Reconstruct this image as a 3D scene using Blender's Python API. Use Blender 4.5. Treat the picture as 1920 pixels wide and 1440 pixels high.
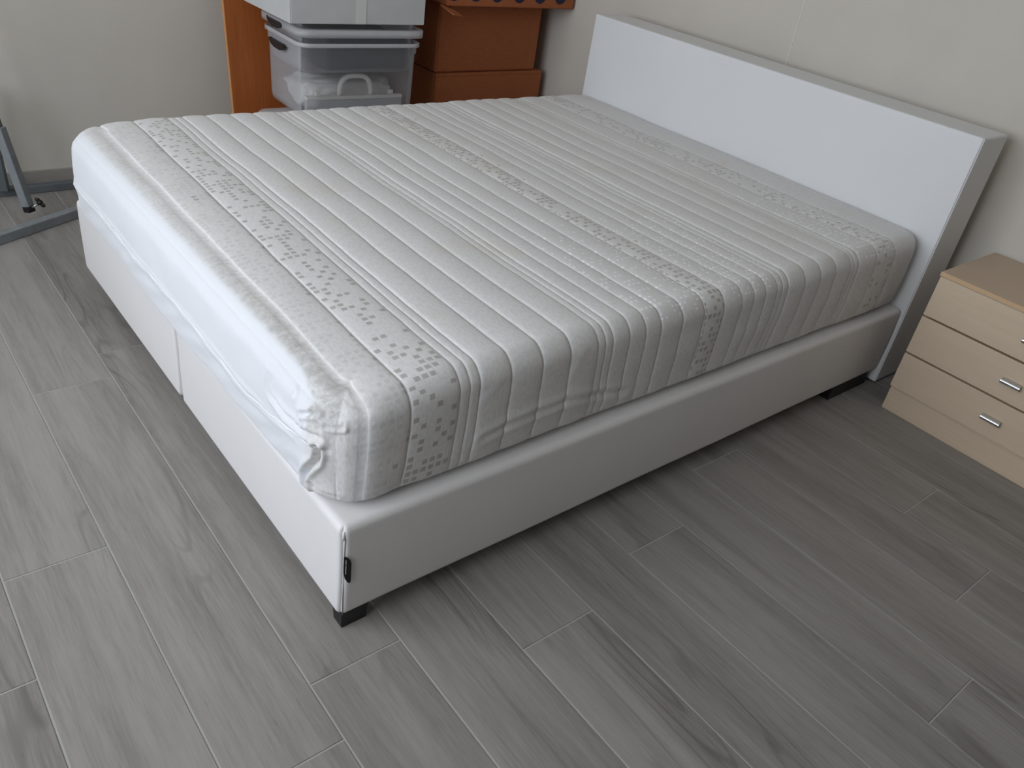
import bpy, bmesh, math, random
import numpy as np
from mathutils import Vector, Matrix, noise

random.seed(7)
for o in list(bpy.data.objects):
    bpy.data.objects.remove(o)
SC = bpy.context.scene
COL = SC.collection

# ------------------------------------------------------------------ camera, light, exposure
cam_data = bpy.data.cameras.new('camera')
cam = bpy.data.objects.new('camera', cam_data)
COL.objects.link(cam)
Rcv = ((0.775149, -0.248919, 0.580675), (-0.616676, -0.497873, 0.609782), (0.137316, -0.83076, -0.539428))
M = Matrix([[r[0], -r[1], -r[2]] for r in Rcv]).to_4x4()
M.translation = Vector((-0.55138, -0.96168, 1.35636))
cam.matrix_world = M
cam_data.sensor_width = 36.0
cam_data.lens = 1517.1 / 1920 * 36.0
cam_data.clip_start = 0.05
SC.camera = cam

SC.view_settings.view_transform = 'Standard'
SC.view_settings.look = 'None'
SC.view_settings.gamma = 1.0
SC.view_settings.use_curve_mapping = False
SC.view_settings.exposure = 0.0
SC.cycles.transparent_max_bounces = 32

world = bpy.data.worlds.new('overcast_sky')
SC.world = world
world.use_nodes = True
world.node_tree.nodes['Background'].inputs[0].default_value = (0.72, 0.84, 1.0, 1)
world.node_tree.nodes['Background'].inputs[1].default_value = 1.0

# room extents (metres; the bed's near foot corner is the origin)
RX0, RX1, RY0, RY1, RZ = -1.95, 2.335, -4.20, 2.59, 2.60
# window opening in the wall behind and left of the camera
WY0, WY1, WZ0, WZ1 = -1.00, 1.90, 0.70, 2.40

sky = bpy.data.lights.new('window_daylight', 'AREA')
sky.shape = 'RECTANGLE'
sky.size = WZ1 - WZ0
sky.size_y = WY1 - WY0
sky.energy = 75
sky.color = (0.885, 0.93, 1.0)
so = bpy.data.objects.new('window_daylight', sky)
COL.objects.link(so)
so.location = (RX0 - 0.16, (WY0 + WY1) / 2, (WZ0 + WZ1) / 2)
so.rotation_euler = (0, -math.pi / 2, 0)

# ------------------------------------------------------------------ node helpers
def new_mat(name):
    m = bpy.data.materials.new(name)
    m.use_nodes = True
    nt = m.node_tree
    b = nt.nodes['Principled BSDF']
    return m, nt, b

def N(nt, t, **kw):
    n = nt.nodes.new(t)
    for k, v in kw.items():
        setattr(n, k, v)
    return n

def val(nt, sock, v):
    if hasattr(v, 'is_output') or isinstance(v, bpy.types.NodeSocket):
        nt.links.new(v, sock)
    else:
        sock.default_value = v

def math_n(nt, op, a, b=0.0, c=None, clamp=False):
    n = N(nt, 'ShaderNodeMath', operation=op)
    n.use_clamp = clamp
    val(nt, n.inputs[0], a)
    val(nt, n.inputs[1], b)
    if c is not None:
        val(nt, n.inputs[2], c)
    return n.outputs[0]

def mix_col(nt, fac, a, b, mode='MIX'):
    n = N(nt, 'ShaderNodeMix', data_type='RGBA', blend_type=mode)
    val(nt, n.inputs[0], fac)
    val(nt, n.inputs[6], a)
    val(nt, n.inputs[7], b)
    return n.outputs[2]

def tex_noise(nt, vec, scale, detail=3.0, rough=0.5, dist=0.0):
    n = N(nt, 'ShaderNodeTexNoise')
    nt.links.new(vec, n.inputs['Vector'])
    n.inputs['Scale'].default_value = scale
    n.inputs['Detail'].default_value = detail
    n.inputs['Roughness'].default_value = rough
    n.inputs['Distortion'].default_value = dist
    return n.outputs['Fac']

def mapping(nt, vec, scale=(1, 1, 1), loc=(0, 0, 0)):
    n = N(nt, 'ShaderNodeMapping')
    nt.links.new(vec, n.inputs['Vector'])
    n.inputs['Scale'].default_value = scale
    val(nt, n.inputs['Location'], loc)
    return n.outputs['Vector']

def ramp(nt, fac, stops):
    n = N(nt, 'ShaderNodeValToRGB')
    nt.links.new(fac, n.inputs['Fac'])
    e = n.color_ramp.elements
    while len(e) < len(stops):
        e.new(0.5)
    for i, (p, c) in enumerate(stops):
        e[i].position = p
        e[i].color = c if len(c) == 4 else (*c, 1)
    return n.outputs['Color']

def smooth(nt, v, lo, hi):
    n = N(nt, 'ShaderNodeMapRange', interpolation_type='SMOOTHSTEP')
    val(nt, n.inputs[0], v)
    n.inputs[1].default_value = lo
    n.inputs[2].default_value = hi
    n.inputs[3].default_value = 0
    n.inputs[4].default_value = 1
    return n.outputs[0]

def bump(nt, b, h, strength, dist):
    n = N(nt, 'ShaderNodeBump')
    nt.links.new(h, n.inputs['Height'])
    n.inputs['Strength'].default_value = strength
    n.inputs['Distance'].default_value = dist
    nt.links.new(n.outputs['Normal'], b.inputs['Normal'])
    return n

def coords(nt, what='Object'):
    return N(nt, 'ShaderNodeTexCoord').outputs[what]

def simple(name, col, rough=0.5, metal=0.0, nscale=0, nstr=0.1, ndist=0.001, var=0.0, vscale=8.0):
    m, nt, b = new_mat(name)
    b.inputs['Base Color'].default_value = (*col, 1)
    b.inputs['Roughness'].default_value = rough
    b.inputs['Metallic'].default_value = metal
    c = coords(nt)
    if var > 0:
        n = tex_noise(nt, c, vscale, 4)
        lo = tuple(x * (1 - var) for x in col)
        hi = tuple(min(1, x * (1 + var)) for x in col)
        nt.links.new(ramp(nt, n, [(0.3, lo), (0.7, hi)]), b.inputs['Base Color'])
    if nscale:
        bump(nt, b, tex_noise(nt, c, nscale, 3), nstr, ndist)
    return m

# ------------------------------------------------------------------ materials
MAT = {}
MAT['wall'] = simple('painted_plaster', (0.64, 0.60, 0.535), 0.85, nscale=260, nstr=0.35, ndist=0.0008, var=0.03, vscale=3)
MAT['filler'] = simple('pale_joint_filler', (0.72, 0.69, 0.63), 0.8)
MAT['wall_dimming'] = simple('bounce_dimming_brown', (0.27, 0.215, 0.17), 0.85, nscale=260, nstr=0.3, ndist=0.0008)  # brown chosen for an unseen wall, to cut and warm the bounced light
MAT['ceiling'] = simple('white_ceiling_paint', (0.86, 0.84, 0.79), 0.9, nscale=200, nstr=0.2)
MAT['window_frame'] = simple('white_window_frame', (0.8, 0.8, 0.8), 0.35)
MAT['grout'] = simple('light_grout', (0.43, 0.42, 0.405), 0.9, nscale=300, nstr=0.3)
MAT['leather'] = simple('white_faux_leather', (0.80, 0.785, 0.78), 0.48, nscale=900, nstr=0.25, ndist=0.0004, var=0.012, vscale=5)
MAT['head_leather'] = simple('white_headboard_leather', (0.78, 0.79, 0.80), 0.55, nscale=900, nstr=0.25, ndist=0.0004, var=0.01, vscale=4)
MAT['seam'] = simple('seam_thread', (0.22, 0.215, 0.215), 0.8)
MAT['black'] = simple('black_plastic', (0.012, 0.012, 0.013), 0.45)
MAT['tagcloth'] = simple('black_tag_cloth', (0.006, 0.006, 0.007), 0.7)
MAT['tagprint'] = simple('pale_tag_lettering', (0.6, 0.6, 0.6), 0.7)
MAT['chrome'] = simple('brushed_metal', (0.62, 0.63, 0.64), 0.25, 1.0)
MAT['steel'] = simple('grey_painted_steel', (0.23, 0.25, 0.26), 0.45, 0.0, var=0.12, vscale=30)
MAT['steel_dark'] = simple('dark_grey_painted_steel', (0.12, 0.135, 0.145), 0.45, 0.0)
MAT['zinc'] = simple('zinc_bolt', (0.55, 0.55, 0.53), 0.35, 0.9)
MAT['whitecard'] = simple('white_corrugated_card', (0.57, 0.575, 0.57), 0.75, nscale=120, nstr=0.15, var=0.03, vscale=10)
MAT['tape'] = simple('clear_packing_tape', (0.66, 0.67, 0.65), 0.3)
MAT['whitecloth'] = simple('white_bundled_cloth', (0.80, 0.79, 0.76), 0.9, nscale=60, nstr=0.5, ndist=0.004)
MAT['whiteplastic'] = simple('white_hard_plastic', (0.82, 0.80, 0.76), 0.4)
MAT['greybox'] = simple('slate_grey_fabric', (0.11, 0.112, 0.122), 0.85, nscale=200, nstr=0.3)
MAT['bluedot'] = simple('navy_print', (0.012, 0.010, 0.045), 0.6)
MAT['laminate_edge'] = simple('tan_edge_band', (0.66, 0.45, 0.26), 0.45)
MAT['gap_shade'] = simple('painted_gap_shade', (0.03, 0.018, 0.010), 0.8)  # near-black colour paints the shade behind the drawer gaps
MAT['skirting'] = simple('grey_tile_skirting', (0.37, 0.345, 0.31), 0.5, var=0.1, vscale=12)

# pale maple laminate
def laminate(name, c0, c1):
    m, nt, b = new_mat(name)
    c = coords(nt)
    v = mapping(nt, c, (1.5, 1.2, 30))
    n = tex_noise(nt, v, 3, 4)
    nt.links.new(ramp(nt, n, [(0.3, c0), (0.7, c1)]), b.inputs['Base Color'])
    b.inputs['Roughness'].default_value = 0.5
    bump(nt, b, tex_noise(nt, c, 500, 2), 0.1, 0.0005)
    return m
MAT['laminate'] = laminate('pale_maple_laminate', (0.66, 0.525, 0.385), (0.70, 0.56, 0.41))
MAT['laminate_top'] = laminate('maple_top_laminate', (0.56, 0.43, 0.32), (0.60, 0.46, 0.345))

def board_wood():
    m, nt, b = new_mat('orange_brown_veneer')
    c = coords(nt)
    n = tex_noise(nt, mapping(nt, c, (40, 40, 1.2)), 3, 6, 0.6, 0.3)
    n2 = tex_noise(nt, mapping(nt, c, (6, 6, 0.5)), 2, 2)
    s = math_n(nt, 'ADD', math_n(nt, 'MULTIPLY', n, 0.65), math_n(nt, 'MULTIPLY', n2, 0.35))
    nt.links.new(ramp(nt, s, [(0.30, (0.31, 0.078, 0.014)), (0.5, (0.38, 0.102, 0.020)), (0.72, (0.46, 0.135, 0.030))]), b.inputs['Base Color'])
    b.inputs['Roughness'].default_value = 0.45
    return m
MAT['board'] = board_wood()
MAT['board_edge'] = simple('orange_lipping', (0.62, 0.30, 0.11), 0.5)

def cardboard():
    m, nt, b = new_mat('brown_corrugated_card')
    c = coords(nt)
    n = tex_noise(nt, mapping(nt, c, (10, 10, 40)), 3, 5, 0.6)
    nt.links.new(ramp(nt, n, [(0.3, (0.33, 0.098, 0.030)), (0.7, (0.40, 0.122, 0.040))]), b.inputs['Base Color'])
    b.inputs['Roughness'].default_value = 0.8
    bump(nt, b, tex_noise(nt, mapping(nt, c, (120, 120, 4)), 2, 2), 0.08, 0.0008)
    return m
MAT['card'] = cardboard()

def clear_plastic():
    m, nt, b = new_mat('frosted_clear_plastic')
    nt.nodes.remove(b)
    out = nt.nodes['Material Output']
    tr = N(nt, 'ShaderNodeBsdfTransparent')
    tr.inputs[0].default_value = (0.965, 0.965, 0.97, 1)
    df = N(nt, 'ShaderNodeBsdfPrincipled')
    df.inputs['Base Color'].default_value = (0.76, 0.76, 0.775, 1)
    df.inputs['Roughness'].default_value = 0.35
    tl = N(nt, 'ShaderNodeBsdfTranslucent')
    tl.inputs[0].default_value = (0.76, 0.76, 0.78, 1)
    m1 = N(nt, 'ShaderNodeMixShader')
    m1.inputs[0].default_value = 0.35
    nt.links.new(df.outputs[0], m1.inputs[1])
    nt.links.new(tl.outputs[0], m1.inputs[2])
    m2 = N(nt, 'ShaderNodeMixShader')
    fr = N(nt, 'ShaderNodeFresnel')
    fr.inputs[0].default_value = 1.45
    # frosted body is see-through face on, milkier at a slant
    f = math_n(nt, 'ADD', 0.075, math_n(nt, 'MULTIPLY', fr.outputs[0], 0.5), clamp=True)
    nt.links.new(f, m2.inputs[0])
    nt.links.new(tr.outputs[0], m2.inputs[1])
    nt.links.new(m1.outputs[0], m2.inputs[2])
    nt.links.new(m2.outputs[0], out.inputs['Surface'])
    return m
MAT['clear'] = clear_plastic()
def milky():
    m, nt, b = new_mat('milky_plastic_rim')
    nt.nodes.remove(b)
    out = nt.nodes['Material Output']
    tr = N(nt, 'ShaderNodeBsdfTransparent')
    df = N(nt, 'ShaderNodeBsdfPrincipled')
    df.inputs['Base Color'].default_value = (0.76, 0.76, 0.775, 1)
    df.inputs['Roughness'].default_value = 0.3
    m2 = N(nt, 'ShaderNodeMixShader')
    m2.inputs[0].default_value = 0.5
    nt.links.new(tr.outputs[0], m2.inputs[1])
    nt.links.new(df.outputs[0], m2.inputs[2])
    nt.links.new(m2.outputs[0], out.inputs['Surface'])
    return m
MAT['milky'] = milky()
def glass():
    m, nt, b = new_mat('window_glass')
    nt.nodes.remove(b)
    out = nt.nodes['Material Output']
    tr = N(nt, 'ShaderNodeBsdfTransparent')
    gl = N(nt, 'ShaderNodeBsdfGlossy')
    gl.inputs['Roughness'].default_value = 0.02
    m2 = N(nt, 'ShaderNodeMixShader')
    m2.inputs[0].default_value = 0.06
    nt.links.new(tr.outputs[0], m2.inputs[1])
    nt.links.new(gl.outputs[0], m2.inputs[2])
    nt.links.new(m2.outputs[0], out.inputs['Surface'])
    return m
MAT['glass'] = glass()

# wood-look porcelain tile, plank running along object Y
def tile_mat():
    m, nt, b = new_mat('grey_wood_look_porcelain')
    c = coords(nt)
    oi = N(nt, 'ShaderNodeObjectInfo')
    rnd = oi.outputs['Random']
    cmb = N(nt, 'ShaderNodeCombineXYZ')
    nt.links.new(math_n(nt, 'MULTIPLY', rnd, 37.0), cmb.inputs[0])
    nt.links.new(math_n(nt, 'MULTIPLY', rnd, 91.0), cmb.inputs[1])
    nt.links.new(math_n(nt, 'MULTIPLY', rnd, 13.0), cmb.inputs[2])
    va = N(nt, 'ShaderNodeVectorMath', operation='ADD')
    nt.links.new(c, va.inputs[0])
    nt.links.new(cmb.outputs[0], va.inputs[1])
    p = va.outputs[0]
    fine = tex_noise(nt, mapping(nt, p, (170, 9, 1)), 1.0, 6, 0.7)
    streak = tex_noise(nt, mapping(nt, p, (34, 1.6, 1)), 1.0, 4, 0.55, 0.4)
    broad = tex_noise(nt, mapping(nt, p, (9, 0.9, 1)), 1.0, 3, 0.5, 0.3)
    # cathedral figure: contour lines of a stretched noise
    body = tex_noise(nt, mapping(nt, p, (5.5, 0.75, 1)), 1.0, 2, 0.45, 0.25)
    rings = math_n(nt, 'FRACT', math_n(nt, 'MULTIPLY', body, 17.0))
    rings = math_n(nt, 'ABSOLUTE', math_n(nt, 'SUBTRACT', rings, 0.5))
    rline = smooth(nt, rings, 0.16, 0.02)
    rmask = smooth(nt, tex_noise(nt, mapping(nt, p, (7, 1.1, 1), (4, 4, 0)), 1.0, 2), 0.50, 0.66)
    rline = math_n(nt, 'MULTIPLY', rline, rmask)
    rline = math_n(nt, 'MULTIPLY', rline, smooth(nt, fine, 0.25, 0.65))
    t = math_n(nt, 'MULTIPLY', fine, 0.34)
    t = math_n(nt, 'ADD', t, math_n(nt, 'MULTIPLY', streak, 0.26))
    t = math_n(nt, 'ADD', t, math_n(nt, 'MULTIPLY', broad, 0.40))
    t = math_n(nt, 'SUBTRACT', t, math_n(nt, 'MULTIPLY', rline, 0.13))
    t = math_n(nt, 'SUBTRACT', t, math_n(nt, 'MULTIPLY', rmask, 0.035))
    t = math_n(nt, 'ADD', t, math_n(nt, 'MULTIPLY', math_n(nt, 'SUBTRACT', rnd, 0.5), 0.05))
    col = ramp(nt, t, [(0.30, (0.158, 0.145, 0.132)), (0.43, (0.242, 0.226, 0.210)), (0.54, (0.308, 0.289, 0.270)), (0.70, (0.362, 0.343, 0.322))])
    # short dark pores
    pores = smooth(nt, tex_noise(nt, mapping(nt, p, (420, 22, 1)), 1.0, 2, 0.5), 0.66, 0.78)
    pm = smooth(nt, streak, 0.60, 0.40)
    col = mix_col(nt, math_n(nt, 'MULTIPLY', math_n(nt, 'MULTIPLY', pores, pm), 0.55), col, (0.11, 0.10, 0.095, 1))
    nt.links.new(col, b.inputs['Base Color'])
    b.inputs['Roughness'].default_value = 0.52
    b.inputs['Specular IOR Level'].default_value = 0.35
    h = math_n(nt, 'ADD', fine, math_n(nt, 'MULTIPLY', pores, -0.8))
    bump(nt, b, h, 0.12, 0.0012)
    return m
MAT['tile'] = tile_mat()

# mattress ticking: u = along the bed, v = across and down the sides
SQ = 0.0175
def ticking():
    m, nt, b = new_mat('jacquard_mattress_ticking')
    uv = coords(nt, 'UV')
    sep = N(nt, 'ShaderNodeSeparateXYZ')
    nt.links.new(uv, sep.inputs[0])
    u, v = sep.outputs[0], sep.outputs[1]
    # each cell of the woven check
    def cells(pu, pv, ou, ov, lo, hi):
        cu = math_n(nt, 'DIVIDE', math_n(nt, 'ADD', u, ou), pu)
        cv = math_n(nt, 'DIVIDE', math_n(nt, 'ADD', v, ov), pv)
        fu, fv = math_n(nt, 'FRACT', cu), math_n(nt, 'FRACT', cv)
        iu, iv = math_n(nt, 'FLOOR', cu), math_n(nt, 'FLOOR', cv)
        ins = math_n(nt, 'MULTIPLY', math_n(nt, 'GREATER_THAN', fu, lo), math_n(nt, 'LESS_THAN', fu, hi))
        ins = math_n(nt, 'MULTIPLY', ins, math_n(nt, 'GREATER_THAN', fv, lo))
        ins = math_n(nt, 'MULTIPLY', ins, math_n(nt, 'LESS_THAN', fv, hi - 0.08))
        c = N(nt, 'ShaderNodeCombineXYZ')
        nt.links.new(iu, c.inputs[0])
        nt.links.new(iv, c.inputs[1])
        wn = N(nt, 'ShaderNodeTexWhiteNoise', noise_dimensions='2D')
        nt.links.new(c.outputs[0], wn.inputs['Vector'])
        clump = tex_noise(nt, c.outputs[0], 0.55, 1)
        return ins, wn.outputs['Value'], clump
    def band(a, bb, soft=0.004):
        return math_n(nt, 'MULTIPLY', smooth(nt, u, a - soft, a + soft), smooth(nt, u, bb + soft, bb - soft))
    ins, rn, cl = cells(SQ, 0.0185, 0.004, 0.0, 0.16, 0.84)
    # density of dark satin squares by stripe
    dens = math_n(nt, 'MULTIPLY', band(0.147, 0.262), 0.54)
    dens = math_n(nt, 'ADD', dens, math_n(nt, 'MULTIPLY', band(0.100, 0.149), 0.25))
    dens = math_n(nt, 'ADD', dens, math_n(nt, 'MULTIPLY', band(0.985, 1.058), 0.66))
    dens = math_n(nt, 'ADD', dens, math_n(nt, 'MULTIPLY', band(1.058, 1.075), 0.30))
    dens = math_n(nt, 'ADD', dens, math_n(nt, 'MULTIPLY', band(1.800, 1.905), 0.50))
    pick = math_n(nt, 'LESS_THAN', math_n(nt, 'ADD', math_n(nt, 'MULTIPLY', rn, 0.62), math_n(nt, 'MULTIPLY', cl, 0.50)), math_n(nt, 'MULTIPLY', dens, 0.92))
    sqd = math_n(nt, 'MULTIPLY', ins, pick)
    tone = math_n(nt, 'ADD', 0.62, math_n(nt, 'MULTIPLY', cl, 0.45))
    # pale squares
    ins2, rn2, cl2 = cells(SQ, 0.0185, 0.004, 0.0, 0.2, 0.8)
    d2 = math_n(nt, 'MULTIPLY', band(-0.30, 0.150), 0.5)
    pale = math_n(nt, 'MULTIPLY', ins2, math_n(nt, 'LESS_THAN', rn2, d2))
    pale = math_n(nt, 'MULTIPLY', pale, math_n(nt, 'SUBTRACT', 1.0, sqd))
    # glossy white squares near the near edge
    d3 = math_n(nt, 'ADD', math_n(nt, 'MULTIPLY', band(0.78, 0.985), 1.0), math_n(nt, 'MULTIPLY', band(1.06, 1.30), 1.0))
    d3 = math_n(nt, 'ADD', d3, band(1.69, 1.91))
    nearv = smooth(nt, v, 0.62, 0.12)
    ins3, rn3, cl3 = cells(0.0150, 0.0165, 0.0, 0.006, 0.25, 0.75)
    d3 = math_n(nt, 'MULTIPLY', math_n(nt, 'MULTIPLY', d3, nearv), smooth(nt, cl3, 0.42, 0.56))
    whsq = math_n(nt, 'MULTIPLY', ins3, math_n(nt, 'LESS_THAN', rn3, math_n(nt, 'MULTIPLY', d3, 0.8)))
    whsq = math_n(nt, 'MULTIPLY', whsq, math_n(nt, 'GREATER_THAN', v, -0.02))
    # jacquard area mask comes from the mesh
    at = N(nt, 'ShaderNodeAttribute', attribute_name='jacquard')
    wob = tex_noise(nt, uv, 26, 4, 0.6)
    jac = smooth(nt, math_n(nt, 'ADD', at.outputs['Fac'], math_n(nt, 'MULTIPLY', math_n(nt, 'SUBTRACT', wob, 0.5), 0.22)), 0.30, 0.70)
    base_j = (0.745, 0.735, 0.73, 1)
    base_w = (0.755, 0.77, 0.80, 1)
    dash = tex_noise(nt, mapping(nt, uv, (160, 70, 1)), 1.0, 2)
    j = mix_col(nt, math_n(nt, 'MULTIPLY', smooth(nt, dash, 0.42, 0.62), 0.35), base_j, (0.60, 0.585, 0.56, 1))
    j = mix_col(nt, math_n(nt, 'MULTIPLY', pale, 0.34), j, (0.52, 0.51, 0.49, 1))
    j = mix_col(nt, math_n(nt, 'MULTIPLY', sqd, math_n(nt, 'MULTIPLY', tone, 0.72)), j, (0.30, 0.275, 0.25, 1))
    j = mix_col(nt, math_n(nt, 'MULTIPLY', whsq, 0.9), j, (0.93, 0.93, 0.93, 1))
    # soiling along the foot edge and yellowed patches on the top
    soil = math_n(nt, 'MULTIPLY', smooth(nt, u, 0.085, 0.035), smooth(nt, v, -0.06, 0.05))
    soil = math_n(nt, 'MULTIPLY', soil, smooth(nt, v, 0.95, 0.12))
    grime = tex_noise(nt, uv, 38, 5, 0.65)
    soil = math_n(nt, 'MULTIPLY', soil, smooth(nt, grime, 0.34, 0.62))
    j = mix_col(nt, math_n(nt, 'MULTIPLY', soil, 0.42), j, (0.30, 0.285, 0.25, 1))
    yel = math_n(nt, 'MULTIPLY', smooth(nt, tex_noise(nt, uv, 3.4, 3, 0.6), 0.53, 0.70), smooth(nt, v, 0.0, 0.25))
    j = mix_col(nt, math_n(nt, 'MULTIPLY', yel, 0.22), j, (0.62, 0.56, 0.44, 1))
    col = mix_col(nt, jac, base_w, j)
    nt.links.new(col, b.inputs['Base Color'])
    nt.links.new(math_n(nt, 'SUBTRACT', 0.86, math_n(nt, 'MULTIPLY', math_n(nt, 'MAXIMUM', sqd, whsq), 0.40)), b.inputs['Roughness'])
    b.inputs['Sheen Weight'].default_value = 0.15
    knit = tex_noise(nt, mapping(nt, uv, (420, 300, 1)), 1.0, 2)
    crinkle = tex_noise(nt, uv, 90, 3, 0.6)
    h = math_n(nt, 'ADD', math_n(nt, 'MULTIPLY', knit, 0.4), math_n(nt, 'MULTIPLY', crinkle, 0.8))
    h = math_n(nt, 'SUBTRACT', h, math_n(nt, 'MULTIPLY', math_n(nt, 'MAXIMUM', sqd, math_n(nt, 'MULTIPLY', pale, 0.7)), 0.55))
    bump(nt, b, h, 0.35, 0.0012)
    return m
MAT['ticking'] = ticking()
MAT['piping'] = simple('white_zip_tape', (0.86, 0.88, 0.90), 0.7)

# ------------------------------------------------------------------ mesh helpers
def add_obj(name, me, mat=None, parent=None, smooth_sh=False):
    o = bpy.data.objects.new(name, me)
    COL.objects.link(o)
    if mat is not None and len(me.materials) == 0:
        me.materials.append(MAT[mat] if isinstance(mat, str) else mat)
    if parent is not None:
        o.parent = parent
    if smooth_sh:
        for p in me.polygons:
            p.use_smooth = True
    return o

def empty(name, loc, label, cat, group=None, rz=0.0):
    o = bpy.data.objects.new(name, None)
    COL.objects.link(o)
    o.location = loc
    o.rotation_euler = (0, 0, rz)
    o.empty_display_size = 0.05
    o['label'] = label
    o['category'] = cat
    if group:
        o['group'] = group
    return o

def tag(o, label, cat, group=None):
    o['label'] = label
    o['category'] = cat
    if group:
        o['group'] = group
    return o

def bm_box(bm, a, b):
    x0, y0, z0 = a
    x1, y1, z1 = b
    v = [bm.verts.new(p) for p in ((x0, y0, z0), (x1, y0, z0), (x1, y1, z0), (x0, y1, z0), (x0, y0, z1), (x1, y0, z1), (x1, y1, z1), (x0, y1, z1))]
    for f in ((0, 3, 2, 1), (4, 5, 6, 7), (0, 1, 5, 4), (1, 2, 6, 5), (2, 3, 7, 6), (3, 0, 4, 7)):
        bm.faces.new([v[i] for i in f])
    return v

def finish(bm, name, bevel=0.0, seg=2):
    if bevel > 0:
        bmesh.ops.bevel(bm, geom=list(bm.edges), offset=bevel, segments=seg, profile=0.5, affect='EDGES', clamp_overlap=True)
    bmesh.ops.recalc_face_normals(bm, faces=bm.faces)
    me = bpy.data.meshes.new(name)
    bm.to_mesh(me)
    bm.free()
    return me

def box(name, a, b, mat, parent=None, bevel=0.0, seg=2, sm=False):
    bm = bmesh.new()
    bm_box(bm, a, b)
    me = finish(bm, name, bevel, seg)
    o = add_obj(name, me, mat, parent)
    if sm or (bevel > 0 and seg > 2):
        for p in me.polygons:
            p.use_smooth = True
        o.modifiers.new('wn', 'WEIGHTED_NORMAL').keep_sharp = False
    return o

def tube_mesh(name, pts, r, seg=12, closed=False, squash=1.0):
    """round bar along a polyline"""
    pts = [Vector(p) for p in pts]
    bm = bmesh.new()
    rings = []
    up = Vector((0, 0, 1))
    n = len(pts)
    for i, p in enumerate(pts):
        t = (pts[min(i + 1, n - 1)] - pts[max(i - 1, 0)]).normalized()
        a = t.cross(up)
        if a.length < 1e-3:
            a = t.cross(Vector((0, 1, 0)))
        a.normalize()
        c = t.cross(a).normalized()
        rr = r[i] if isinstance(r, (list, tuple)) else r
        rings.append([bm.verts.new(p + a * math.cos(k * 2 * math.pi / seg) * rr + c * math.sin(k * 2 * math.pi / seg) * rr * squash) for k in range(seg)])
    for i in range(n - 1):
        for k in range(seg):
            bm.faces.new((rings[i][k], rings[i][(k + 1) % seg], rings[i + 1][(k + 1) % seg], rings[i + 1][k]))
    bm.faces.new(rings[0][::-1])
    bm.faces.new(rings[-1])
    me = finish(bm, name)
    for p in me.polygons:
        p.use_smooth = len(p.vertices) == 4
    return me

def struct(o):
    o['kind'] = 'structure'
    return o

# ------------------------------------------------------------------ room shell
T = 0.12
floor = struct(box('floor', (RX0 - T, RY0 - T, -0.10), (RX1 + T, RY1 + T, -0.0016), 'grout'))
struct(box('ceiling', (RX0 - T, RY0 - T, RZ), (RX1 + T, RY1 + T, RZ + 0.1), 'ceiling'))
struct(box('wall_back', (RX0 - T, RY1, -0.002), (RX1 + T, RY1 + T, RZ), 'wall'))
struct(box('wall_right', (RX1, RY0, -0.002), (RX1 + T, RY1, RZ), 'wall'))
struct(box('wall_front', (RX0 - T, RY0 - T, -0.002), (RX1 + T, RY0, RZ), 'wall_dimming'))  # out of view; set far back and darkened to lower the ambient light
bm = bmesh.new()
bm_box(bm, (RX0 - T, RY0, -0.002), (RX0, WY0, RZ))
bm_box(bm, (RX0 - T, WY1, -0.002), (RX0, RY1, RZ))
bm_box(bm, (RX0 - T, WY0, -0.002), (RX0, WY1, WZ0))
bm_box(bm, (RX0 - T, WY0, WZ1), (RX0, WY1, RZ))
struct(add_obj('wall_left', finish(bm, 'wall_left'), 'wall'))
win = bpy.data.objects.new('window_1', None)
COL.objects.link(win)
win.location = (RX0 - 0.06, (WY0 + WY1) / 2, WZ0)
struct(win)
hw, hh = (WY1 - WY0) / 2, WZ1 - WZ0
for a, b in (((-0.03, -hw, 0), (0.03, hw, 0.05)), ((-0.03, -hw, hh - 0.05), (0.03, hw, hh)), ((-0.03, -hw, 0.05), (0.03, -hw + 0.05, hh - 0.05)), ((-0.03, hw - 0.05, 0.05), (0.03, hw, hh - 0.05)), ((-0.03, -0.03, 0.05), (0.03, 0.03, hh - 0.05))):
    box('window_frame', a, b, 'window_frame', win, 0.004)
for a, b in (((-0.004, -hw + 0.05, 0.05), (0.004, -0.03, hh - 0.05)), ((-0.004, 0.03, 0.05), (0.004, hw - 0.05, hh - 0.05))):
    box('pane', a, b, 'glass', win)
struct(box('trim_1', (RX0 - 0.02, WY0 - 0.04, WZ0 - 0.03), (RX0 + 0.16, WY1 + 0.04, WZ0), 'window_frame', None, 0.005))
# skirting of the same tile as the floor
struct(box('baseboard_back', (RX0, RY1 - 0.010, 0.0), (RX1, RY1, 0.068), 'skirting', None, 0.0015))
struct(box('baseboard_right', (RX1 - 0.010, RY0, 0.0), (RX1, RY1 - 0.0105, 0.068), 'skirting', None, 0.0015))
struct(box('baseboard_front', (RX0, RY0, 0.0), (RX1 - 0.0105, RY0 + 0.010, 0.068), 'skirting', None, 0.0015))
struct(box('baseboard_left', (RX0, RY0 + 0.0105, 0.0), (RX0 + 0.010, RY1 - 0.0105, 0.068), 'skirting', None, 0.0015))
# faint filled joint running up the head wall
struct(box('trim_2', (RX1 - 0.0015, 0.869, 0.07), (RX1 + 0.001, 0.874, RZ), 'filler', None, 0.0005))

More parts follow.
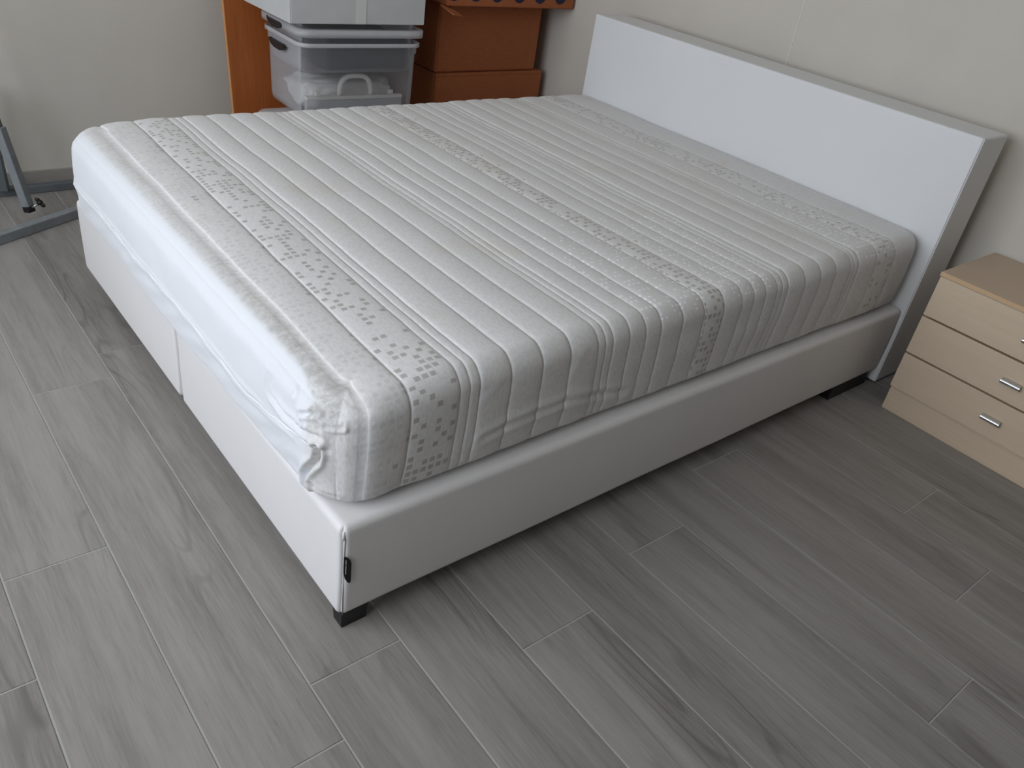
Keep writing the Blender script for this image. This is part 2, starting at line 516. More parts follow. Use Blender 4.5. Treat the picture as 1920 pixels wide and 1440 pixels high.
# floor tiles: one object each
TW, TL, G = 0.2, 1.325, 0.0032
OFF = {-3: 0.20, -2: 0.472, -1: -0.207, 0: -0.073, 1: 0.40, 2: -0.229, 3: 0.42, 4: -0.149, 5: -0.824, 6: -0.012, 7: -0.689, 8: -0.442, 9: 0.52, 10: 0.30, 11: -0.2}
tmesh = {}
def tile_mesh(w, l):
    k = (round(w, 4), round(l, 4))
    if k not in tmesh:
        bm = bmesh.new()
        h = 0.0012
        a, b = w / 2, l / 2
        lo = [bm.verts.new(p) for p in ((-a, -b, -0.0016), (a, -b, -0.0016), (a, b, -0.0016), (-a, b, -0.0016))]
        mi = [bm.verts.new(p) for p in ((-a, -b, -0.0009), (a, -b, -0.0009), (a, b, -0.0009), (-a, b, -0.0009))]
        up = [bm.verts.new(p) for p in ((-a + h, -b + h, 0), (a - h, -b + h, 0), (a - h, b - h, 0), (-a + h, b - h, 0))]
        for r0, r1 in ((lo, mi), (mi, up)):
            for i in range(4):
                bm.faces.new((r0[i], r0[(i + 1) % 4], r1[(i + 1) % 4], r1[i]))
        bm.faces.new(up)
        me = finish(bm, 'tile')
        me.materials.append(MAT['tile'])
        tmesh[k] = me
    return tmesh[k]
i0 = math.floor((RX0 + 0.0995) / TW)
for i in range(i0, 13):
    xa, xb = max(-0.0995 + TW * i, RX0), min(-0.0995 + TW * (i + 1), RX1)
    if xb - xa < 0.01:
        continue
    off = OFF.get(i + 0, ((i * 0.531) % 1.0) * TL)
    k = math.floor((RY0 - off) / TL)
    while off + TL * k < RY1:
        ya, yb = max(off + TL * k, RY0), min(off + TL * (k + 1), RY1)
        k += 1
        if yb - ya < 0.01:
            continue
        o = bpy.data.objects.new('tile', tile_mesh(xb - xa - G, yb - ya - G))
        COL.objects.link(o)
        o.parent = floor
        o.location = ((xa + xb) / 2, (ya + yb) / 2, 0)

# ------------------------------------------------------------------ box springs
BL, BW, ZL, ZB = 2.078, 1.703, 0.052, 0.2915
def soft_box_mesh(name, dims, r, rc, n=(40, 24, 10), puff=0.0, seed=0.0):
    """rounded upholstered block; r edge radius, rc plan corner radius"""
    L, W, H = dims
    bm = bmesh.new()
    def lin(a, k, rr):
        s = [0, .15, .3, .45, .6, .8, 1.0]
        out = [rr * 1.2 * t for t in s] + [rr * 1.2 + (a - 2.4 * rr) * t / k for t in range(1, k)] + [a - rr * 1.2 * t for t in s[::-1]]
        return out
    xs, ys, zs = lin(L, n[0], max(r, rc)), lin(W, n[1], max(r, rc)), lin(H, n[2], r)
    vd = {}
    def V(i, j, k):
        key = (i, j, k)
        if key in vd:
            return vd[key]
        p = np.array([xs[i], ys[j], zs[k]])
        core = np.minimum(np.maximum(p, r), np.array(dims) - r)
        d = p - core
        ln = np.linalg.norm(d)
        q = core + d / ln * r if ln > 1e-9 else p
        # plan corners
        cx = rc - q[0] if q[0] < rc else (q[0] - (L - rc) if q[0] > L - rc else 0)
        cy = rc - q[1] if q[1] < rc else (q[1] - (W - rc) if q[1] > W - rc else 0)
        if cx > 0 and cy > 0:
            t = max(cx, cy) / math.hypot(cx, cy)
            sx, sy = (1 if q[0] > L / 2 else -1), (1 if q[1] > W / 2 else -1)
            q[0] += sx * cx * (t - 1)
            q[1] += sy * cy * (t - 1)
        if puff:
            fx, fy, fz = q[0] / L, q[1] / W, q[2] / H
            sz = math.sin(math.pi * min(max(fz, 0), 1))
            q[1] += puff * (-1 if fy < .5 else 1) * sz * (1 if fy < .02 or fy > .98 else 0)
            q[2] += 0.0008 * math.sin(q[0] * 9 + seed)
        v = bm.verts.new(q)
        vd[key] = v
        return v
    nx, ny, nz = len(xs) - 1, len(ys) - 1, len(zs) - 1
    for i in range(nx):
        for j in range(ny):
            bm.faces.new((V(i, j, nz), V(i + 1, j, nz), V(i + 1, j + 1, nz), V(i, j + 1, nz)))
            bm.faces.new((V(i, j, 0), V(i, j + 1, 0), V(i + 1, j + 1, 0), V(i + 1, j, 0)))
        for k in range(nz):
            bm.faces.new((V(i, 0, k), V(i + 1, 0, k), V(i + 1, 0, k + 1), V(i, 0, k + 1)))
            bm.faces.new((V(i, ny, k), V(i, ny, k + 1), V(i + 1, ny, k + 1), V(i + 1, ny, k)))
    for j in range(ny):
        for k in range(nz):
            bm.faces.new((V(0, j, k), V(0, j, k + 1), V(0, j + 1, k + 1), V(0, j + 1, k)))
            bm.faces.new((V(nx, j, k), V(nx, j + 1, k), V(nx, j + 1, k + 1), V(nx, j, k + 1)))
    me = finish(bm, name)
    for p in me.polygons:
        p.use_smooth = True
    return me

half = BW / 2 - 0.005
def leg_mesh():
    bm = bmesh.new()
    lo = [bm.verts.new(p) for p in ((0.003, 0.003, 0), (0.060, 0.003, 0), (0.060, 0.036, 0), (0.003, 0.036, 0))]
    hi = [bm.verts.new(p) for p in ((0, 0, ZL + 0.001), (0.064, 0, ZL + 0.001), (0.064, 0.040, ZL + 0.001), (0, 0.040, ZL + 0.001))]
    bm.faces.new(lo[::-1])
    bm.faces.new(hi)
    for i in range(4):
        bm.faces.new((lo[i], lo[(i + 1) % 4], hi[(i + 1) % 4], hi[i]))
    return finish(bm, 'leg', 0.0015, 2)
legm = leg_mesh()
legm.materials.append(MAT['black'])
for side, y0, lab in ((0, 0.0, 'white faux leather box spring nearer the camera with a black pull tab at its corner'),
                      (1, BW / 2 + 0.005, 'white faux leather box spring on the far side, under the mattress by the storage crates')):
    e = empty('box_spring', (0, y0, 0), lab, 'bed base', 'box springs under the mattress')
    me = soft_box_mesh('body', (BL, half, ZB - ZL), 0.016, 0.016, (40, 16, 8), 0.004, side)
    bo = add_obj('body', me, 'leather', e)
    bo.location = (0, 0, ZL)
    ins = 0.012 if side == 0 else 0.16
    for lx, ly, rz in ((0.012 if side == 0 else 0.16, ins, 0), (BL - 0.20, 0.20 if side else 0.008, 9), (BL - 0.20, half - 0.12, 9), (0.16, half - 0.12, -math.pi / 2)):
        if rz == 9:
            lg = box('leg', (-0.06, 0, 0), (0.17, 0.05, ZL + 0.001), 'black', e, 0.002)
            lg.location = (lx, ly, 0)
            continue
        lg = add_obj('leg', legm, None, e)
        lg.location = (lx, ly, 0)
        lg.rotation_euler = (0, 0, rz)
    # corner seam: up the corner, then back over the top edge
    s = 0.0045
    add_obj('corner_seam', tube_mesh('corner_seam', [(s + 0.004, s * 0.35, ZL + 0.004), (s + 0.003, s * 0.1, ZL + 0.07), (s + 0.003, s * 0.1, ZL + 0.14), (s + 0.004, s * 0.2, ZB - 0.028), (0.009, 0.004, ZB - 0.012)], 0.0009, 8), 'seam', e)
    add_obj('corner_pleat', tube_mesh('corner_pleat', [(0.006, 0.0035, ZB - 0.032), (0.0085, 0.0055, ZB - 0.016), (0.014, 0.013, ZB - 0.0035), (0.03, 0.036, ZB - 0.0012)], [0.0012, 0.0032, 0.0026, 0.0010], 10), 'leather', e)
    if side == 0:
        # folded black tab sewn into the seam
        bm = bmesh.new()
        prof = [(0.0045, 0.225), (0.010, 0.223), (0.0165, 0.214), (0.0185, 0.206), (0.0185, 0.158), (0.0165, 0.152), (0.012, 0.156), (0.0075, 0.166), (0.0045, 0.182)]
        fr = [bm.verts.new((x, -0.0058 - 0.25 * (x - 0.0045), z)) for x, z in prof]
        bk = [bm.verts.new((x, -0.0028 - 0.25 * (x - 0.0045), z)) for x, z in prof]
        bm.faces.new(fr)
        bm.faces.new(bk[::-1])
        for i in range(len(prof)):
            bm.faces.new((fr[i], fr[(i + 1) % len(prof)], bk[(i + 1) % len(prof)], bk[i]))
        tb = add_obj('pull_tab', finish(bm, 'pull_tab', 0.0006, 2), 'tagcloth', e)
        tb['label'] = 'black folded pull tab'
        for za, zb in ((0.217, 0.206), (0.203, 0.180)):
            bm = bmesh.new()
            bm_box(bm, (0.0072, -0.0074, zb), (0.0086, -0.0064, za))
            add_obj('lettering', finish(bm, 'lettering'), 'tagprint', tb)

# ------------------------------------------------------------------ headboard
HX, HT_, HY0, HY1 = 2.081, 0.17, -0.013, 1.668
e = empty('headboard', (HX, (HY0 + HY1) / 2, 0), 'plain white upholstered headboard standing against the wall behind the mattress', 'headboard')
me = soft_box_mesh('panel', (HT_, HY1 - HY0, 0.858), 0.007, 0.007, (4, 30, 16), 0.0, 3)
po = add_obj('panel', me, 'head_leather', e)
po.location = (0, -(HY1 - HY0) / 2, 0.006)
for yy in (-0.7, 0.7):
    box('wall_batten', (HT_ - 0.002, yy - 0.03, 0.15), (RX1 - HX - 0.001, yy + 0.03, 0.55), 'black', e)
for yy in (-0.8, 0.8):
    for xx in (0.03, 0.14):
        box('glide', (xx - 0.012, yy - 0.012, 0.0), (xx + 0.012, yy + 0.012, 0.0095), 'black', e)

# ------------------------------------------------------------------ mattress
MX0, MX1, MY0, MY1, MZ0, MZ1 = -0.010, 2.079, 0.030, 1.664, 0.2925, 0.543
ML, MW, MH = MX1 - MX0, MY1 - MY0, MZ1 - MZ0
SEAMS = [0.064, 0.151, 0.263, 0.287, 0.311, 0.389, 0.470, 0.548, 0.628, 0.650, 0.673, 0.725, 0.778, 0.830, 0.904, 0.983, 1.059, 1.132, 1.184, 1.236, 1.287, 1.312, 1.338, 1.418, 1.496, 1.573, 1.650, 1.671, 1.693, 1.796, 1.907, 2.030]
CREASES = [  # polyline, depth, half width
    ([[-0.012, 0.266, 0.481], [-0.012, 0.254, 0.442], [-0.012, 0.197, 0.432], [-0.012, 0.134, 0.441], [-0.005, 0.085, 0.447]], 0.0095, 0.0060),
    ([[-0.006, 0.087, 0.428], [-0.004, 0.084, 0.415], [-0.006, 0.087, 0.396], [-0.011, 0.106, 0.369], [-0.012, 0.123, 0.339], [-0.012, 0.119, 0.315]], 0.0150, 0.0052),
    ([[-0.012, 0.142, 0.473], [-0.012, 0.138, 0.46], [-0.012, 0.134, 0.451]], 0.009, 0.0036),
    ([[-0.012, 0.133, 0.475], [-0.003, 0.082, 0.503], [0.017, 0.054, 0.515]], 0.011, 0.0038),
    ([[0.001, 0.073, 0.478], [0.011, 0.06, 0.479], [0.022, 0.05, 0.484]], 0.009, 0.0038),
    ([[-0.012, 0.177, 0.513], [-0.012, 0.169, 0.494]], 0.006, 0.0036),
    ([[-0.004, 0.082, 0.534], [0.008, 0.064, 0.528], [0.021, 0.05, 0.517]], 0.009, 0.0042),
    ([[-0.011, 0.106, 0.332], [-0.002, 0.08, 0.322], [0.017, 0.054, 0.32]], 0.005, 0.004),
    ([[0.336, 0.03, 0.374], [0.404, 0.03, 0.385], [0.554, 0.03, 0.392], [0.655, 0.03, 0.376], [0.74, 0.03, 0.355]], 0.0062, 0.0085),
    ([[0.577, 0.03, 0.505], [0.566, 0.03, 0.478], [0.556, 0.03, 0.450]], 0.0030, 0.004),
    ([[0.355, 0.03, 0.505], [0.345, 0.03, 0.485], [0.325, 0.03, 0.470]], 0.0025, 0.004),
]
ZIP = [(0.050, 1.654, 0.392), (0.010, 1.62, 0.388), (-0.002, 1.60, 0.385), (-0.010, 1.56, 0.384), (-0.012, 1.49, 0.384), (-0.012, 1.289, 0.388), (-0.012, 1.094, 0.380), (-0.012, 0.874, 0.392), (-0.012, 0.612, 0.391), (-0.012, 0.414, 0.379), (-0.012, 0.349, 0.380), (-0.012, 0.256, 0.395), (-0.012, 0.147, 0.418), (-0.006, 0.087, 0.427), (0.004, 0.066, 0.428)]

def mattress():
    def stations():
        xs = [0, .003, .006, .009] + [.012 + .004 * i for i in range(12)]
        s = [0.0] + SEAMS
        out = list(xs)
        for a, b in zip(SEAMS[:-1], SEAMS[1:]):
            w = b - a
            fr = [0, .05, .12, .22, .36, .5, .64, .78, .88, .95] if w < .04 else [0, .025, .06, .12, .2, .32, .44, .56, .68, .8, .88, .94, .975]
            out += [(a + w * f) - MX0 for f in fr]
        out += [SEAMS[-1] - MX0 + t for t in (0, .005, .012, .022, .034, .042)] + [ML]
        out = sorted(set(round(v, 5) for v in out if v <= ML))
        return np.array(out)
    xs = stations()
    ya = [.0036 * i for i in range(50)] + [.182, .19, .20, .215, .23, .245, .26]
    mid = list(np.arange(.275, MW - .12, .0135))
    yb = [MW - t for t in (.11, .095, .08, .066, .055, .045, .035, .027, .020, .014, .009, .004, 0)]
    ys = np.array(ya + mid + yb)
    zs = np.array([0, .004, .008, .013, .019, .026] + list(np.arange(.031, MH - .052, .0045)) + [MH - t for t in (.05, .045, .04, .034, .028, .022, .017, .012, .008, .004, 0)])
    nx, ny, nz = len(xs), len(ys), len(zs)
    idx = {}
    pts = []
    def vi(i, j, k):
        key = (i, j, k)
        r = idx.get(key)
        if r is None:
            r = idx[key] = len(pts)
            pts.append((xs[i], ys[j], zs[k]))
        return r
    faces = []
    for i in range(nx - 1):
        for j in range(ny - 1):
            faces.append((vi(i, j, nz - 1), vi(i + 1, j, nz - 1), vi(i + 1, j + 1, nz - 1), vi(i, j + 1, nz - 1)))
            faces.append((vi(i, j, 0), vi(i, j + 1, 0), vi(i + 1, j + 1, 0), vi(i + 1, j, 0)))
        for k in range(nz - 1):
            faces.append((vi(i, 0, k), vi(i + 1, 0, k), vi(i + 1, 0, k + 1), vi(i, 0, k + 1)))
            faces.append((vi(i, ny - 1, k), vi(i, ny - 1, k + 1), vi(i + 1, ny - 1, k + 1), vi(i + 1, ny - 1, k)))
    for j in range(ny - 1):
        for k in range(nz - 1):
            faces.append((vi(0, j, k), vi(0, j, k + 1), vi(0, j + 1, k + 1), vi(0, j + 1, k)))
            faces.append((vi(nx - 1, j, k), vi(nx - 1, j + 1, k), vi(nx - 1, j + 1, k + 1), vi(nx - 1, j, k + 1)))
    P = np.array(pts)
    Q = P.copy()
    dims = np.array([ML, MW, MH])
    # parameter coordinates for the weave, measured over the edges
    onnear, onfar, onfoot, ontop = P[:, 1] < 1e-6, P[:, 1] > MW - 1e-6, P[:, 0] < 1e-6, P[:, 2] > MH - 1e-6
    U = P[:, 0] + MX0
    V = P[:, 1].copy()
    V = np.where(onnear, -(MH - P[:, 2]), V)
    V = np.where(onfar & ~onnear, MW + (MH - P[:, 2]), V)
    footd = np.minimum(MH - P[:, 2], P[:, 1])
    U = np.where(onfoot, -footd + MX0, U)
    V = np.where(onfoot & (P[:, 1] < MH - P[:, 2]), -(MH - P[:, 2]), V)
    # patterned cloth: everything but the foot border
    bord = 0.030 - 0.055 * np.clip((0.16 - P[:, 1]) / 0.16, 0, 1) - 0.05 * np.where(onnear, 1, 0)
    sd = np.where(onfoot, -footd, P[:, 0])
    J = np.clip((sd - bord) / 0.045 + 0.5, 0, 1)
    J = np.maximum(J, np.where(onfoot, np.clip((0.085 - P[:, 1]) / 0.02 + 0.5, 0, 1), 0))
    J = np.where(onnear, 1, J)
    # plan outline with round corners, then round the top and bottom edges
    Q = P.copy()
    S = np.minimum.reduce([P[:, 0], ML - P[:, 0], P[:, 1], MW - P[:, 1]])
    G = np.zeros((len(P), 2))
    which = np.argmin(np.stack([P[:, 0], ML - P[:, 0], P[:, 1], MW - P[:, 1]]), axis=0)
    for w_, g_ in enumerate(((1, 0), (-1, 0), (0, 1), (0, -1))):
        G[which == w_] = g_
    for rc, foot in ((0.105, True), (0.065, False)):
        cx = (rc - P[:, 0]) if foot else (P[:, 0] - (ML - rc))
        for near in (True, False):
            cy = (rc - P[:, 1]) if near else (P[:, 1] - (MW - rc))
            mk = (cx > 1e-9) & (cy > 1e-9)
            hyp = np.hypot(cx, cy)
            t = np.where(mk, np.maximum(cx, cy) / np.maximum(hyp, 1e-9), 1)
            sx_, sy_ = (-1 if foot else 1), (-1 if near else 1)
            Q[:, 0] += np.where(mk, sx_ * cx * (t - 1), 0)
            Q[:, 1] += np.where(mk, sy_ * cy * (t - 1), 0)
            S = np.where(mk, rc - hyp * t, S)
            G[mk, 0] = (-sx_ * cx / np.maximum(hyp, 1e-9))[mk]
            G[mk, 1] = (-sy_ * cy / np.maximum(hyp, 1e-9))[mk]
    headw = np.clip((P[:, 0] - (ML - 0.06)) / 0.06, 0, 1)
    rr_t = 0.044 * (1 - 0.25 * headw)
    rr_b = 0.036 * (1 - 0.4 * headw)
    n = np.zeros_like(P)
    for top_ in (True, False):
        h_ = (MH - P[:, 2]) if top_ else P[:, 2]
        rr = rr_t if top_ else rr_b
        a_, b_ = rr - S, rr - h_
        mk = (a_ > 0) & (b_ > 0)
        hy_ = np.maximum(np.hypot(a_, b_), 1e-9)
        t = np.where(mk, np.maximum(a_, b_) / hy_, 1)
        ds = np.where(mk, a_ * (1 - t), 0)
        dh = np.where(mk, b_ * (1 - t), 0)
        Q[:, :2] += G * ds[:, None]
        Q[:, 2] += (-dh if top_ else dh)
        n[:, 2] += (1 if top_ else -1) * np.clip(0.06 - h_, 0, None)
    n[:, :2] = -G * np.clip(0.06 - S, 0, None)[:, None]
    n = n / np.maximum(np.linalg.norm(n, axis=1), 1e-9)[:, None]
    X, Y, Z = Q[:, 0], Q[:, 1], Q[:, 2]
    # quilting between seams
    sx = np.array(SEAMS) - MX0
    k = np.clip(np.searchsorted(sx, P[:, 0], side='right') - 1, 0, len(sx) - 2)
    a, b = sx[k], sx[k + 1]
    w = b - a
    t = np.clip((P[:, 0] - a) / w, 0, 1)
    amp = np.clip(0.066 * w, 0.0016, 0.0050)
    pil = amp * np.power(np.clip(np.sin(np.pi * t), 0, 1), 0.42)
    pil = np.where(P[:, 0] < sx[0], 0.0046 * np.power(np.clip(1 - (P[:, 0] / sx[0]) ** 6, 0, 1), 0.5) * np.clip(P[:, 0] / 0.03, 0, 1), pil)
    pil = np.where(P[:, 0] > sx[-1], 0.002, pil)
    ds_ = np.abs(P[:, 0][:, None] - sx[None, :]).min(axis=1)
    pil = pil - 0.0016 * np.exp(-(ds_ / 0.0022) ** 2)
    lowfade = np.clip(P[:, 2] / 0.03, 0, 1)
    onb = P[:, 2] < 1e-6
    pil = np.where(onb, 0, pil)
    HT = MH - P[:, 2]
    side_soft = 1.0 - 0.25 * np.clip(HT / 0.05, 0, 1)
    disp = pil * side_soft * np.where(ontop, 1, lowfade) * np.where(onfoot, 0, 1)
    Q = Q + n * disp[:, None]
    # seams wander a little
    # belly of the sides, sag of the top
    zz = np.clip(P[:, 2] / MH, 0, 1)
    bel = 0.007 * np.sin(np.pi * zz)
    Q[:, :2] += n[:, :2] * (bel * np.where(ontop | onb, 0, 1))[:, None]
    f = np.clip(1 - P[:, 0] / 0.30, 0, 1) ** 2
    Q[:, 2] -= f * 0.016 * zz
    # the stripes drift towards the head on the far side
    drift = np.interp(P[:, 0] + MX0, [0, .065, .153, .27, .40, .65, 1.0], [0, .018, .028, .016, .010, .005, 0]) * np.clip((P[:, 1] - .15) / (MW - .35), 0, 1)
    Q[:, 0] += np.where(onfoot, 0, drift)
    # the lower border of the foot end sags over the edge of the box springs
    sagy = np.clip((P[:, 1] - .12) / .35, 0, 1) * np.clip((MW - P[:, 1]) / .12, 0, 1)
    hang = np.clip((0.014 - Q[:, 0]) / .020, 0, 1) * (1 - zz) ** 1.6 * sagy * (0.85 + 0.15 * np.sin(P[:, 1] * 9))
    Q[:, 2] -= 0.031 * hang
    Q[:, 0] -= 0.007 * hang
    cn = np.clip(1 - P[:, 0] / 0.25, 0, 1) * np.clip(1 - P[:, 1] / 0.25, 0, 1)
    Q[:, 2] -= cn * 0.012 * zz
    # slow noise and creases
    out = np.empty_like(Q)
    cr = []
    for poly, dep, wd in CREASES:
        A = np.array(poly)
        cr.append((A, dep, wd, A.min(0) - 4 * wd, A.max(0) + 4 * wd))
    W3 = Q + np.array([MX0, MY0, MZ0])
    def polydist(pp, A):
        best = np.full(len(pp), 9.0)
        for s0, s1 in zip(A[:-1], A[1:]):
            e_ = s1 - s0
            tt = np.clip(((pp - s0) @ e_) / max(e_ @ e_, 1e-12), 0, 1)
            best = np.minimum(best, np.linalg.norm(pp - (s0 + tt[:, None] * e_), axis=1))
        return best
    DD = np.zeros(len(Q))
    for A, dep, wd, mn, mxx in cr:
        mk = np.all((W3 > mn - .02) & (W3 < mxx + .02), axis=1)
        if not mk.any():
            continue
        dd = polydist(W3[mk], A)
        # taper towards the ends
        e0 = np.linalg.norm(W3[mk] - A[0], axis=1)
        e1 = np.linalg.norm(W3[mk] - A[-1], axis=1)
        tp = np.clip(np.minimum(e0, e1) / (3 * wd) + .25, 0, 1)
        DD[mk] += tp * (-dep * np.exp(-(dd / wd) ** 2) + 0.45 * dep * np.exp(-((dd - 2.1 * wd) / (wd * 1.1)) ** 2))
    # zip seam groove across the foot border, lower cloth tucks under it
    ft = W3[:, 0] < 0.08
    dz = np.full(len(Q), 9.0)
    dz[ft] = polydist(W3[ft], np.array(ZIP))
    DD += -0.0040 * np.exp(-(dz / .0045) ** 2) + 0.0025 * np.exp(-((dz - .011) / .006) ** 2) * (W3[:, 2] < 0.40)
    DD += np.where(onfoot, -0.0012 * np.exp(-((MH - P[:, 2] - .020) / .003) ** 2) * np.clip((P[:, 1] - .14) / .05, 0, 1), 0)
    for q in range(len(Q)):
        x, y, z = W3[q]
        nv = noise.noise(Vector((x * 3.1, y * 2.6, z * 4))) * 0.0022
        if P[q, 0] < 0.2:
            g = 1 - P[q, 0] / 0.2
            nv += g * noise.noise(Vector((x * 14, y * 11, z * 16))) * 0.0022
        if onnear[q]:
            nv += noise.noise(Vector((x * 9, 3.3, z * 17))) * 0.0026 * min(1, HT[q] / 0.06)
        if ontop[q]:
            nv += noise.noise(Vector((x * 16 + 7, y * 9, 0.5))) * 0.0009 * min(1, S[q] / 0.06)
        if onfoot[q] and z < 0.40:
            # slanting drag folds of the lower border
            nv += math.sin((y * 1.0 + z * 2.2) * 42 + 3 * noise.noise(Vector((y * 5, z * 5, 2)))) * 0.0011 * math.sin(math.pi * min(1, max(0, (z - MZ0) / 0.11)))
        DD[q] += nv * (0 if onb[q] else 1)
        sw = noise.noise(Vector((P[q, 0] * 1.5, P[q, 1] * 4.0, 9))) * 0.004 + noise.noise(Vector((P[q, 0] * 9, P[q, 1] * 13.0, 4))) * 0.0012
        lim = min(1, max(0, P[q, 0] - .01) / .05, (ML - P[q, 0]) / .06)
        Q[q, 0] += sw * max(0, lim)
        if onnear[q]:
            Q[q, 0] += 0.010 * min(1, HT[q] / 0.2) ** 2 * math.sin(P[q, 0] * 5.0 + 0.8) * max(0, min(1, P[q, 0] / .15, (ML - P[q, 0]) / .1)) * -1
    Q = Q + n * DD[:, None]
    Q[:, 0] = np.minimum(Q[:, 0], ML)
    Q[:, 2] = np.where(Q[:, 0] > 0.026, np.maximum(Q[:, 2], 0), Q[:, 2])
    Q += np.array([MX0, MY0, 0])
    me = bpy.data.meshes.new('cover')
    me.from_pydata([tuple(map(float, q)) for q in Q], [], faces)
    uvl = me.uv_layers.new(name='weave')
    li = np.empty(len(me.loops), dtype=np.int32)
    me.loops.foreach_get('vertex_index', li)
    uvl.data.foreach_set('uv', np.stack([U[li], V[li]], 1).ravel().astype(np.float32))
    at = me.attributes.new('jacquard', 'FLOAT', 'POINT')
    at.data.foreach_set('value', J.astype(np.float32))
    me.polygons.foreach_set('use_smooth', [True] * len(me.polygons))
    me.update()
    return me, Q + np.array([0, 0, MZ0])

e = empty('mattress', (0, 0, MZ0), 'thick white quilted mattress with woven check stripes lying on the box springs', 'mattress')
me, surf = mattress()
add_obj('cover', me, 'ticking', e)
# white zip tape following the border of the foot end, bulging here and there
KD = surf[(surf[:, 0] < 0.07) & (surf[:, 2] > 0.34) & (surf[:, 2] < 0.47)]
def snap(p):
    p = np.array(p)
    dd = np.linalg.norm(KD[:, 1:] - p[1:], axis=1) + np.abs(KD[:, 0] - p[0]) * .6
    q = KD[dd.argmin()]
    return (float(q[0]), float(p[1]), float(p[2]) - MZ0)
zp = []
for s0, s1 in zip(ZIP[:-1], ZIP[1:]):
    m_ = max(2, int(abs(s1[1] - s0[1]) / 0.012))
    for t_ in range(m_):
        f_ = t_ / m_
        zp.append(tuple(s0[c_] + (s1[c_] - s0[c_]) * f_ for c_ in range(3)))
path = []
for i_, p in enumerate(zp):
    q = snap(p)
    path.append((q[0] - 0.0004, q[1], q[2] + 0.0012 * math.sin(i_ * 0.9) + 0.0008 * math.sin(i_ * 2.3)))
rad_ = [0.0009 + 0.0010 * max(0, math.sin(i_ * 0.55)) for i_ in range(len(path))]
add_obj('zip_tape', tube_mesh('zip_tape', path, rad_, 8), 'piping', e)

# ------------------------------------------------------------------ bedside chest
NX, NY, NZ, NB, NWD = 1.954, -0.107, 0.502, 2.322, 0.63
e = empty('bedside_chest', ((NX + NB) / 2, NY - NWD / 2, 0), 'pale maple three-drawer bedside chest beside the bed head', 'chest of drawers')
ox, oy = (NX + NB) / 2, NY - NWD / 2
def nb(name, a, b, mat, bevel=0.0, parent=e, seg=2):
    return box(name, (a[0] - ox, a[1] - oy, a[2]), (b[0] - ox, b[1] - oy, b[2]), mat, parent, bevel, seg)
Y0, Y1 = NY - NWD, NY
nb('side_panel', (NX + 0.0165, Y1 - 0.018, 0.0), (NB, Y1, NZ - 0.0155), 'laminate', 0.0008)
nb('side_panel', (NX + 0.0165, Y0, 0.0), (NB, Y0 + 0.016, NZ - 0.0155), 'laminate', 0.0008)
nb('back_panel', (NB - 0.006, Y0 + 0.0165, 0.01), (NB - 0.001, Y1 - 0.0165, NZ - 0.02), 'laminate')
nb('inner_shelf', (NX + 0.030, Y0 + 0.0165, 0.08), (NB - 0.007, Y1 - 0.0165, 0.095), 'gap_shade')
nb('gap_shade_sheet', (NX + 0.024, Y0 + 0.0165, 0.096), (NX + 0.029, Y1 - 0.0165, NZ - 0.020), 'gap_shade')  # added sheet, coloured as the shade seen between the drawer fronts
nb('plinth', (NX + 0.0120, Y0 + 0.004, 0.0), (NX + 0.0160, Y1 - 0.003, 0.0895), 'laminate', 0.0008)
top = nb('top_board', (NX - 0.004, Y0 - 0.001, NZ - 0.015), (NB, Y1 + 0.001, NZ), 'laminate_top', 0.0015)
nb('edge_band', (NX - 0.0054, Y0 - 0.001, NZ - 0.0120), (NX - 0.0042, Y1 + 0.001, NZ + 0.0004), 'laminate_edge', 0.0, e)['label'] = 'warm tan edge band'
hy = (Y0 + Y1) / 2 + 0.0
for (za, zb, hz) in ((0.0915, 0.2150, 0.151), (0.2215, 0.3490, 0.281), (0.3555, 0.4855, 0.417)):
    dr = nb('drawer', (NX, Y0 + 0.0005, za), (NX + 0.016, Y1 - 0.0005, zb), 'laminate', 0.0010)
    # curved bar pull: half-round shell held on a back plate
    bm = bmesh.new()
    seg = 10
    hl, hr = 0.0285, 0.0095
    yc = -0.420
    rr0, rr1 = [], []
    for s_ in range(seg + 1):
        an = -math.pi / 2 + math.pi * s_ / seg
        px, pz = NX - 0.004 - 0.013 * math.cos(an), hz + hr * math.sin(an)
        rr0.append(bm.verts.new((px - ox, yc - hl - oy, pz)))
        rr1.append(bm.verts.new((px - ox, yc + hl - oy, pz)))
    b0 = [bm.verts.new((NX + 0.0003 - ox, yc - hl + 0.003 - oy, hz + s * hr)) for s in (-1, 1)]
    b1 = [bm.verts.new((NX + 0.0003 - ox, yc + hl - 0.003 - oy, hz + s * hr)) for s in (-1, 1)]
    for s_ in range(seg):
        bm.faces.new((rr0[s_], rr1[s_], rr1[s_ + 1], rr0[s_ + 1]))
    bm.faces.new(rr0 + [b0[1], b0[0]])
    bm.faces.new(rr1[::-1] + [b1[0], b1[1]])
    bm.faces.new((rr0[-1], rr1[-1], b1[1], b0[1]))
    bm.faces.new((rr0[0], b0[0], b1[0], rr1[0]))
    bm.faces.new((b0[0], b0[1], b1[1], b1[0]))
    for ed in bm.edges:
        if len(ed.link_faces) == 2 and any(len(f.verts) > 4 for f in ed.link_faces):
            ed.smooth = False
    hm = finish(bm, 'handle')
    for p in hm.polygons:
        p.use_smooth = len(p.vertices) == 4
    h = add_obj('handle', hm, 'chrome', dr)
    h['label'] = 'small brushed metal pull'

